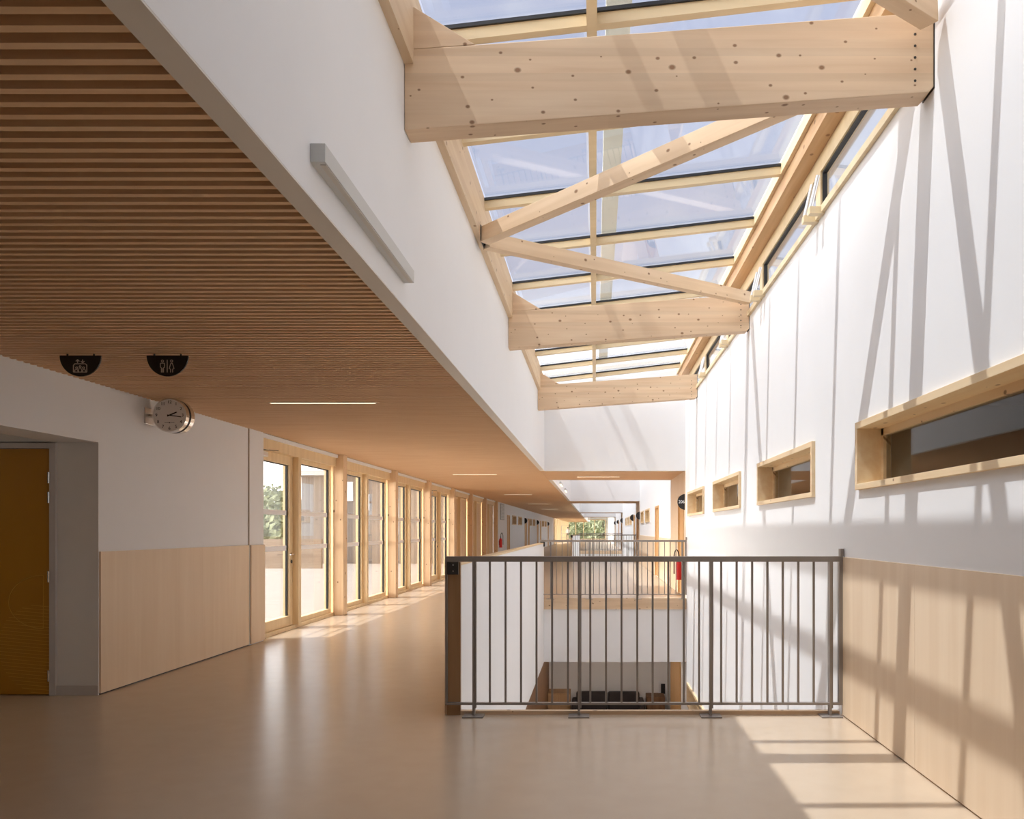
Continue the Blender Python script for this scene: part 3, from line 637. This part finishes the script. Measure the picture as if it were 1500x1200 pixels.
for y, x0, x1, lb_ in spots:
    l_ = thing('ceiling_lamp', ((x0 + x1) / 2, y, CZ), lb_, 'lamp', 'linear lamps between the ceiling slats')
    MB().box(x0, x1, y - 0.02, y + 0.02, CZ - 0.004, CZ + 0.06).build('housing', 'lamp_body', l_)
    MB().box(x0 + 0.01, x1 - 0.01, y - 0.016, y + 0.016, CZ - 0.007, CZ - 0.004).build('diffuser', 'lit', l_)

l_ = thing('ceiling_lamp', (-6.2, 5.6, 2.35), 'added unseen fill light on the passage ceiling before the ochre door', 'lamp')  # added fill light, out of view, brightens the jamb and ochre door
MB().box(-7.0, -5.2, 5.0, 5.06, 2.32, 2.35).build('housing', 'lamp_body', l_)
MB().box(-6.98, -5.22, 5.005, 5.055, 2.315, 2.32).build('diffuser', 'passagefill', l_)
for y, lb_ in ((17.4, 'added unseen fill light on the ceiling of the storey below, nearer'), (18.6, 'added unseen fill light on the ceiling of the storey below, farther')):  # added fill lights, out of view, to lift the dark lower hall
    l_ = thing('ceiling_lamp', (0.3, y, -1.27), lb_, 'lamp', 'added fill lights of the storey below')
    MB().box(-0.9, 1.5, y - 0.035, y + 0.035, -1.31, -1.27).build('housing', 'lamp_body', l_)
    MB().box(-0.88, 1.48, y - 0.03, y + 0.03, -1.315, -1.31).build('diffuser', 'lowfill', l_)
for y in (8.0, 11.0, 14.0):  # stronger unseen fill lights, added to brighten the void walls from below
    l_ = thing('ceiling_lamp', (-3.2, y, -1.27), 'added unseen fill light on the ceiling of the storey below, beside the open void', 'lamp', 'added fill lights of the storey below')
    MB().box(-5.0, -1.6, y - 0.035, y + 0.035, -1.31, -1.27).build('housing', 'lamp_body', l_)
    MB().box(-4.98, -1.62, y - 0.03, y + 0.03, -1.315, -1.31).build('diffuser', 'lowfill_strong', l_)
# ------------------------------------------------------------------ clock
yc = 7.39; cx, _, cz = px(248.5, 608.5, yc); rc = 0.154
k_ = thing('wall_clock', (XL, yc + 0.06, cz), 'round two-sided clock on a bracket at the ceiling edge', 'clock')
MB().cyl((cx, yc, cz), (cx, yc + 0.05, cz), rc, 56).build('case', 'chrome', k_, smooth=False)
MB().cyl((cx, yc + 0.05, cz), (cx, yc + 0.085, cz), rc * 0.975, 48).build('band', 'black', k_)
MB().cyl((cx, yc + 0.085, cz), (cx, yc + 0.15, cz), rc, 56).build('rear_case', 'chrome', k_)
dl = MB().cyl((cx, yc - 0.002, cz), (cx, yc + 0.002, cz), rc * 0.94, 56).build('dial', 'dial', k_)
MB().ring((cx, cz), rc * 0.94, rc, yc - 0.006, yc, 56).build('rim', 'chrome', k_)
for n in range(1, 13):
    t = math.pi / 2 - n * math.pi / 6
    text_part(str(n), 0.040, 'black', dl, (cx + rc * 0.77 * math.cos(t), yc - 0.003, cz + rc * 0.77 * math.sin(t)), name='numeral')
def hand(ang, L, w, nm):
    t = math.pi / 2 - math.radians(ang); MB().bar((cx - 0.02 * math.cos(t), yc - 0.006, cz - 0.02 * math.sin(t)), (cx + L * math.cos(t), yc - 0.006, cz + L * math.sin(t)), w, 0.002, up=(0, 1, 0)).build(nm, 'black', dl)
hand(67, 0.072, 0.011, 'hour_hand'); hand(98, 0.108, 0.008, 'minute_hand')
m_ = MB(); m_.box(cx - 0.045, cx - 0.008, yc - 0.004, yc - 0.0025, cz - 0.068, cz - 0.065); m_.box(cx + 0.008, cx + 0.045, yc - 0.004, yc - 0.0025, cz - 0.068, cz - 0.065); m_.box(cx - 0.005, cx + 0.005, yc - 0.004, yc - 0.0025, cz - 0.071, cz - 0.062); m_.build('dial_mark', 'black', dl)
MB().box(XL, XL + 0.012, yc + 0.0, yc + 0.14, cz - 0.075, cz + 0.075).build('wall_plate', 'alu', k_, bevel=0.003)
MB().cyl((XL + 0.012, yc + 0.067, cz), (cx - rc * 0.96, yc + 0.067, cz), 0.018, 16).build('arm', 'chrome', k_)

# ------------------------------------------------------------------ hanging signs
ys_ = 5.545
def half_sign(cx_px, label, draw):
    x, _, z = px(cx_px, 521, ys_); R = 0.14
    s_ = thing('hanging_sign', (x, ys_, z), label, 'sign', 'black half round signs hanging from the slats')
    n = 32; pts = [(x - R * math.cos(math.pi * i / n), ys_, z - R * math.sin(math.pi * i / n)) for i in range(n + 1)]
    MB().prism(pts, (0, 0.012, 0)).build('plate', 'black', s_)
    for sx in (-0.09, 0.09): MB().cyl((x + sx, ys_ + 0.006, z - 0.004), (x + sx, ys_ + 0.006, CZ), 0.006, 10).build('hanger', 'darksteel', s_)
    m_ = MB(); draw(m_, x, z); m_.build('pictogram', 'picto', s_)
Y0, Y1 = ys_ - 0.002, ys_ - 0.0002
def seg(m_, x0, z0, x1, z1, w=0.0055): m_.bar((x0, (Y0 + Y1) / 2, z0), (x1, (Y0 + Y1) / 2, z1), w, Y1 - Y0, up=(0, 1, 0))
def poly(m_, x, z, pts, w=0.0055):
    for (a, b_), (c_, d_) in zip(pts, pts[1:]): seg(m_, x + a, z + b_, x + c_, z + d_, w)
def lift(m_, x, z):
    poly(m_, x, z, [(-0.045, -0.112), (-0.045, -0.065), (-0.036, -0.056), (0.036, -0.056), (0.045, -0.065), (0.045, -0.112), (-0.045, -0.112)])
    for a, h_, r in ((0, -0.075, 0.008), (-0.023, -0.083, 0.008), (0.023, -0.083, 0.008)): m_.ring((x + a, z + h_), r - 0.004, r + 0.001, Y0, Y1, 16)
    for a, t in ((0, -0.089), (-0.026, -0.096), (0.026, -0.096)): poly(m_, x, z, [(a - 0.011, -0.110), (a - 0.009, t), (a + 0.009, t), (a + 0.011, -0.110)], 0.004)
    poly(m_, x, z, [(-0.017, -0.050), (-0.017, -0.028)]); poly(m_, x, z, [(-0.029, -0.039), (-0.017, -0.027), (-0.005, -0.039)])
    poly(m_, x, z, [(0.017, -0.027), (0.017, -0.049)]); poly(m_, x, z, [(0.005, -0.038), (0.017, -0.050), (0.029, -0.038)])
def toilets(m_, x, z):
    seg(m_, x, z - 0.028, x, z - 0.114)
    a = -0.032; m_.ring((x + a, z - 0.037), 0.005, 0.0095, Y0, Y1, 18)
    poly(m_, x, z, [(a - 0.014, -0.052), (a + 0.014, -0.052), (a + 0.014, -0.080), (a + 0.007, -0.082), (a + 0.007, -0.114)], 0.0045); poly(m_, x, z, [(a - 0.014, -0.052), (a - 0.014, -0.080), (a - 0.007, -0.082), (a - 0.007, -0.114)], 0.0045); seg(m_, x + a, z - 0.085, x + a, z - 0.114, 0.0035)
    a = 0.030; m_.ring((x + a, z - 0.037), 0.005, 0.0095, Y0, Y1, 18)
    poly(m_, x, z, [(a - 0.005, -0.052), (a + 0.005, -0.052), (a + 0.017, -0.089), (a + 0.007, -0.091), (a + 0.007, -0.114)], 0.0045); poly(m_, x, z, [(a - 0.005, -0.052), (a - 0.017, -0.089), (a - 0.007, -0.091), (a - 0.007, -0.114)], 0.0045)
half_sign(117.5, 'black half round lift sign hanging from slatted ceiling, pictogram of a cabin', lift)
half_sign(245, 'black half round toilets sign hanging above the clock, pictogram of two figures', toilets)

# room signs flag-mounted on the walls
def room_sign(y, z, label, txt, x=XR, s=-1, R=0.16, grp='black half round room signs along the hall'):
    r = thing('room_sign', (x, y, z), label, 'sign', grp); n = 24
    pts = [(x + s * R * math.sin(math.pi * i / n), y, z + R * math.cos(math.pi * i / n)) for i in range(n + 1)]
    MB().prism(pts, (0, 0.012, 0)).build('plate', 'black', r)
    if txt: text_part(txt, 0.085, 'strip', r, (x + s * R * 0.48, y - 0.002, z))
room_sign(16.45, 1.92, 'black half round sign reading 206 beside the far railing', '206')
for y, lb_ in ((33.3, 'black half round sign at the second portal'), (38.9, 'black half round sign past the second portal, beside small windows'), (54.4, 'black half round sign at the third portal'), (63.5, 'small black sign past the third portal'), (72.9, 'smallest black sign at the fourth portal')):
    room_sign(y, 1.95 if y < 40 else 2.0, lb_, None)
for y, lb_ in ((47.1, 'nearest black sign on the far left wall'), (57.1, 'second black sign on the far left wall'), (69.8, 'last black sign on the far left wall')):
    room_sign(y, 1.9, lb_, None, XL, 1, 0.16)

# ------------------------------------------------------------------ extinguishers, vent grille
def extinguisher(x, y, z, label, s):
    e_ = thing('fire_extinguisher', (x, y, z), label, 'fire extinguisher', 'red fire extinguishers')
    m_ = MB(); m_.cyl((x, y, z), (x, y, z + 0.34), 0.062, 20); m_.cyl((x, y, z + 0.34), (x, y, z + 0.40), 0.062, 20, 0.025); m_.build('cylinder', 'red', e_, smooth=False)
    MB().cyl((x, y, z + 0.40), (x, y, z + 0.46), 0.02, 12).build('valve', 'darksteel', e_)
    MB().box(x - 0.015, x + 0.015, y - 0.09, y + 0.02, z + 0.455, z + 0.475).build('lever', 'darksteel', e_)
    pts = [(x + s * 0.05 - s * 0.05 * math.cos(t), y - 0.01, z + 0.46 + 0.16 * math.sin(t)) for t in [math.pi * i / 10 for i in range(11)]]
    pts.append((x + s * 0.1, y - 0.01, z + 0.12)); MB().tube(pts, 0.012, 8).build('hose', 'black', e_)
    MB().box(x - s * 0.062, x - s * 0.075, y - 0.03, y + 0.03, z + 0.1, z + 0.3).build('wall_hook', 'darksteel', e_)
extinguisher(XR - 0.085, 16.9, 0.33, 'red fire extinguisher with black hose on the right wall by the far railing', -1)
extinguisher(XL + 0.075, 34.6, 0.62, 'red fire extinguisher at the end of the glazed wall', 1)
v_ = thing('wall_grille', (XL, 35.7, 1.8), 'grey grille high on the far left wall', 'grille')
MB().box(XL, XL + 0.03, 35.0, 36.4, 1.80, 2.50).build('frame', 'grey', v_)
m_ = MB()
for i in range(10): m_.box(XL + 0.03, XL + 0.036, 35.06, 36.34, 1.85 + 0.062 * i, 1.885 + 0.062 * i)
m_.build('louvres', 'lamp_body', v_)

# ------------------------------------------------------------------ lower hall furniture
x0, _, z0 = px(803, 1010, 20.3); x1, _, _ = px(836, 1010, 20.3)
c_ = thing('cupboard', ((x0 + x1) / 2, 20.1, LZ), 'plain wooden cupboard against the wall of the storey below', 'cupboard')
MB().box(x0 + 0.02, x1, 19.8, 20.38, LZ + 0.05, z0).build('body', 'cardbox', c_)
MB().box(x0 + 0.04, x1 - 0.02, 19.785, 19.8, LZ + 0.1, z0 - 0.04).build('door', 'cardbox', c_)
MB().box(x0 + 0.05, x1 - 0.03, 19.85, 20.35, LZ, LZ + 0.05).build('plinth', 'black', c_)
x0, _, z0 = px(838, 1015, 19.9); x1, _, _ = px(943, 1015, 19.9)
s_ = thing('sofa', ((x0 + x1) / 2, 19.7, LZ), 'dark two-seat sofa on the storey below, seen through the railing', 'sofa')
xm = (x0 + x1) / 2
for a, b_ in ((x0 + 0.1, xm - 0.01), (xm + 0.01, x1 - 0.1)):
    MB().box(a, b_, 19.95, 20.15, LZ + 0.4, z0).build('back_cushion', 'dark_seat', s_, bevel=0.04)
    MB().box(a, b_, 19.35, 20, LZ + 0.28, LZ + 0.46).build('seat_cushion', 'dark_seat', s_, bevel=0.04)
MB().box(x0, x0 + 0.12, 19.35, 20.2, LZ + 0.06, z0 - 0.16).build('armrest', 'dark_seat', s_, bevel=0.03); MB().box(x1 - 0.12, x1, 19.35, 20.2, LZ + 0.06, z0 - 0.16).build('armrest', 'dark_seat', s_, bevel=0.03)
MB().box(x0 + 0.05, x1 - 0.05, 19.38, 20.2, LZ + 0.06, LZ + 0.28).build('base', 'dark_seat', s_)
for a in (x0 + 0.06, x1 - 0.06):
    for y in (19.4, 20.15): MB().cyl((a, y, LZ), (a, y, LZ + 0.06), 0.02, 8).build('leg', 'black', s_)
x0, _, z0 = px(946, 1016, 20.3); x1, _, _ = px(972, 1016, 20.3)
c_ = thing('low_cupboard', ((x0 + x1) / 2, 20.1, LZ), 'brown low cupboard right of the dark sofa', 'cupboard')
MB().box(x0, x1, 19.9, 20.38, LZ + 0.04, z0).build('body', 'brownwood', c_); MB().box(x0 + 0.02, x1 - 0.02, 19.888, 19.9, LZ + 0.08, z0 - 0.03).build('door', 'brownwood', c_); MB().box(x0 + 0.02, x1 - 0.02, 19.93, 20.35, LZ, LZ + 0.04).build('plinth', 'black', c_)
x0, _, z0 = px(964, 998, 20.38); x1, _, z1 = px(977, 1018, 20.38)
p_ = thing('wall_phone', ((x0 + x1) / 2, 20.38, z0), 'white wall panel with a black handset on the lower wall', 'panel')
MB().box(x0, x1, 20.365, 20.4, z1, z0).build('plate', 'strip', p_); MB().box(x0 + 0.07, x1 - 0.05, 20.34, 20.365, z1 + 0.03, z0 - 0.06).build('handset', 'black', p_)
tag(MB().box(XR - 0.03, XR, 17.3, 19.4, LZ, -1.27).build('timber_lining', 'doorwood'), 'brown timber lining at the right of the lower hall', 'lining', None, 'structure')

# ------------------------------------------------------------------ far end: glazing, person, shelf
w = thing('window_80', (0, END, 0), 'tall glazed end wall of the hall with trees outside', 'window', None, 'structure')
m_ = MB()
for x in (-4.0, -2.9, -1.75, -0.1, 1.5): m_.box(x - 0.05, x + 0.05, END - 0.1, END + 0.1, 0, 2.95)
m_.box(-4.0, 1.5, END - 0.1, END + 0.1, 0, 0.1); m_.box(-4.0, 1.5, END - 0.1, END + 0.1, 2.85, 2.95); m_.build('frame', 'frame', w)
for a, b_ in ((-4.0, -2.9), (-2.9, -1.75), (-1.75, -0.1), (-0.1, 1.5)): MB().box(a + 0.05, b_ - 0.05, END - 0.01, END + 0.01, 0.1, 2.85).build('pane', 'glass', w)
struct(MB().box(1.5, XR, END, END + 0.1, 0, 4.3).build('wall_end', 'white')); struct(MB().box(-4.0, 1.5, END, END + 0.1, 2.95, 4.3).build('wall_end', 'white'))
# far glazed strip on the left near the end
w = thing('window_81', (XL, 100, 0), 'far glazed stretch of the left side near the end', 'window', None, 'structure')
m_ = MB()
for y in (80, 84, 88, 92, 97, 102, 107, 112, 117, 121.8): m_.box(XL - 0.15, XL + 0.1, y, y + 0.3, 0, CZ)
m_.box(XL - 0.1, XL, 80, 122, 0, 0.1); m_.build('frame', 'frame', w)
MB().box(XL - 0.05, XL - 0.04, 80, 122, 0.1, CZ).build('pane', 'glass', w)
# bookshelf
b_ = thing('bookshelf', (-4.2 + 0.3, 96, 0), 'open shelf with dark items far along the left side', 'shelf')
m_ = MB(); m_.box(-4.0, -3.1, 95.9, 96.3, 0.0, 0.04)
for z in (0.5, 0.95, 1.4, 1.85): m_.box(-4.0, -3.1, 95.9, 96.3, z, z + 0.03)
m_.box(-4.0, -3.96, 95.9, 96.3, 0, 1.88); m_.box(-3.14, -3.1, 95.9, 96.3, 0, 1.88); m_.build('carcass', 'roomwall', b_)
# person, seen small
def person(x, y, label):
    r = thing('person', (x, y, 0), label, 'person')
    me = bpy.data.meshes.new('body')
    J = {'pel': (0, 0, .92), 'wst': (0, 0, 1.08), 'chs': (0, .02, 1.34), 'nck': (0, .01, 1.50), 'hd0': (0, -.02, 1.58), 'hd1': (0, -.03, 1.70),
         'sl': (-.19, .01, 1.42), 'el': (-.25, 0, 1.13), 'wl': (-.23, -.12, .90), 'sr': (.19, .01, 1.42), 'er': (.25, 0, 1.13), 'wr': (.20, -.16, .94),
         'hl': (-.10, 0, .88), 'kl': (-.12, -.02, .49), 'al': (-.13, .03, .09), 'fl': (-.14, -.13, .04), 'hr': (.10, 0, .88), 'kr': (.13, -.05, .49), 'ar': (.15, 0, .09), 'fr': (.17, -.15, .04)}
    rad = dict(pel=.14, wst=.12, chs=.15, nck=.055, hd0=.075, hd1=.09, sl=.06, el=.042, wl=.032, sr=.06, er=.042, wr=.032, hl=.085, kl=.06, al=.042, fl=.04, hr=.085, kr=.06, ar=.042, fr=.04)
    ks = list(J); E_ = [('pel', 'wst'), ('wst', 'chs'), ('chs', 'nck'), ('nck', 'hd0'), ('hd0', 'hd1'), ('chs', 'sl'), ('sl', 'el'), ('el', 'wl'), ('chs', 'sr'), ('sr', 'er'), ('er', 'wr'), ('pel', 'hl'), ('hl', 'kl'), ('kl', 'al'), ('al', 'fl'), ('pel', 'hr'), ('hr', 'kr'), ('kr', 'ar'), ('ar', 'fr')]
    me.from_pydata([J[k] for k in ks], [(ks.index(a), ks.index(b)) for a, b in E_], [])
    me.materials.append(M['skin']); me.materials.append(M['shirt']); me.materials.append(M['trousers'])
    o = bpy.data.objects.new('body', me); C.objects.link(o)
    md = o.modifiers.new('skin', 'SKIN'); sd = me.skin_vertices[0].data
    for i, k in enumerate(ks): sd[i].radius = (rad[k],) * 2; sd[i].use_root = (k == 'pel')
    o.modifiers.new('sub', 'SUBSURF').levels = 1
    dg = bpy.context.evaluated_depsgraph_get(); m2 = bpy.data.meshes.new_from_object(o.evaluated_get(dg)); m2.name = 'body'
    bpy.data.objects.remove(o)
    for f in m2.polygons:
        z = f.center.z; f.use_smooth = True
        f.material_index = 2 if z < 0.95 and abs(f.center.x) < .2 and f.center.y > -.1 or z < .8 else (1 if z < 1.49 and not (z < 1.0) else 0)
    b2 = bpy.data.objects.new('body', m2); C.objects.link(b2); b2.parent = r
    MB().sphere((x, y + 0.005, 1.70), 0.105, 2, (0.95, 1, 1.0)).build('hair', 'hair', r, smooth=True)
    return r
person(-3.95 * 0.95 + 0.0, 112.0, 'person in pale top and dark trousers standing at the far end')

# ------------------------------------------------------------------ outside
struct(MB().box(-30, XC - 0.12, 6.9, 34.0, -0.12, -0.03).build('deck_terrace', 'deck'))
tag(MB().box(-30, -9.9, 29.6, 29.75, -0.03, 1.03).build('terrace_parapet', 'parapetwood'), 'brown boarded terrace parapet seen through the glazed door', 'parapet', None, 'structure')
bw = thing('building_wing', (-8, 34, 0), 'grey boarded building wing across the terrace', 'building', None, 'structure')
MB().box(-12.2, -4.45, 34.0, 34.3, -0.05, 3.6).build('wall', 'clad', bw)
for x0, y0, x1, y1 in ((505, 706, 517, 734), (535, 724, 541, 748)):
    a = px(x0, y1, 33.95); b2 = px(x1, y0, 33.95); f = MB().box(a[0], b2[0], 33.93, 34.0, a[2], b2[2]).build('window', 'strip', bw)
MB().box(-12.6, -4.45, 33.4, 34.4, 3.6, 3.8).build('roof', 'concrete', bw)
# eaves over the glazed wall
struct(MB().box(-4.62, -4.42, 9.8, 34.0, 2.72, 2.85).build('roof_eaves', 'concrete'))
# ground and hills
mb = MB(); N = 40
vs = [[mb.b.verts.new((-200 + 400 * i / N, -20 + 420 * j / N, -5.0 + 9.0 * max(0, min(1, (math.hypot((-200 + 400 * i / N), (420 * j / N)) - 120) / 220)) + 1.6 * math.sin(i * .7) * math.cos(j * .5))) for j in range(N + 1)] for i in range(N + 1)]
for i in range(N):
    for j in range(N): mb.b.faces.new((vs[i][j], vs[i + 1][j], vs[i + 1][j + 1], vs[i][j + 1]))
g_ = mb.build('ground', 'ground', smooth=True); struct(g_)
def tree(x, y, h, r, label, base=-5.0):
    t = thing('leafy_tree', (x, y, base), label, 'tree', 'trees outside')
    MB().cyl((x, y, base), (x, y, base + h * 0.6), 0.25, 10, 0.12).build('trunk', 'bark', t)
    m_ = MB()
    for _ in range(900):
        u = Vector((random.gauss(0, 1), random.gauss(0, 1), random.gauss(0, 1))).normalized() * (random.random() ** 0.4) * r
        p = Vector((x, y, base + h * 0.62)) + Vector((u.x, u.y, u.z * h * 0.40 / r)); q = Vector((random.gauss(0, 1), random.gauss(0, 1), random.gauss(0, 1))).normalized(); a = q.orthogonal().normalized() * 0.32; c = q.cross(a).normalized() * 0.2
        m_.b.faces.new([m_.b.verts.new(p + s1) for s1 in (a, c, -a, -c)])
    m_.build('crown', 'leaf', t)
for x, y, h, r in ((-3.6, 150, 11, 3.3), (1.3, 134, 12, 3.4), (8.6, 140, 11, 3.2)):
    tree(x, y, h, r, 'green leafy tree outside the far end window', -4.5)
for x, y, h, r in ((-25.5, 64, 9, 3.4), (-33.5, 85, 10.5, 4.2), (-44, 106, 12, 5), (-29, 74.5, 9.5, 3.2), (-52, 128, 13, 5), (-21, 56, 7, 2.6)):
    tree(x, y, h, r, 'green tree beyond the terrace parapet', -4.5)
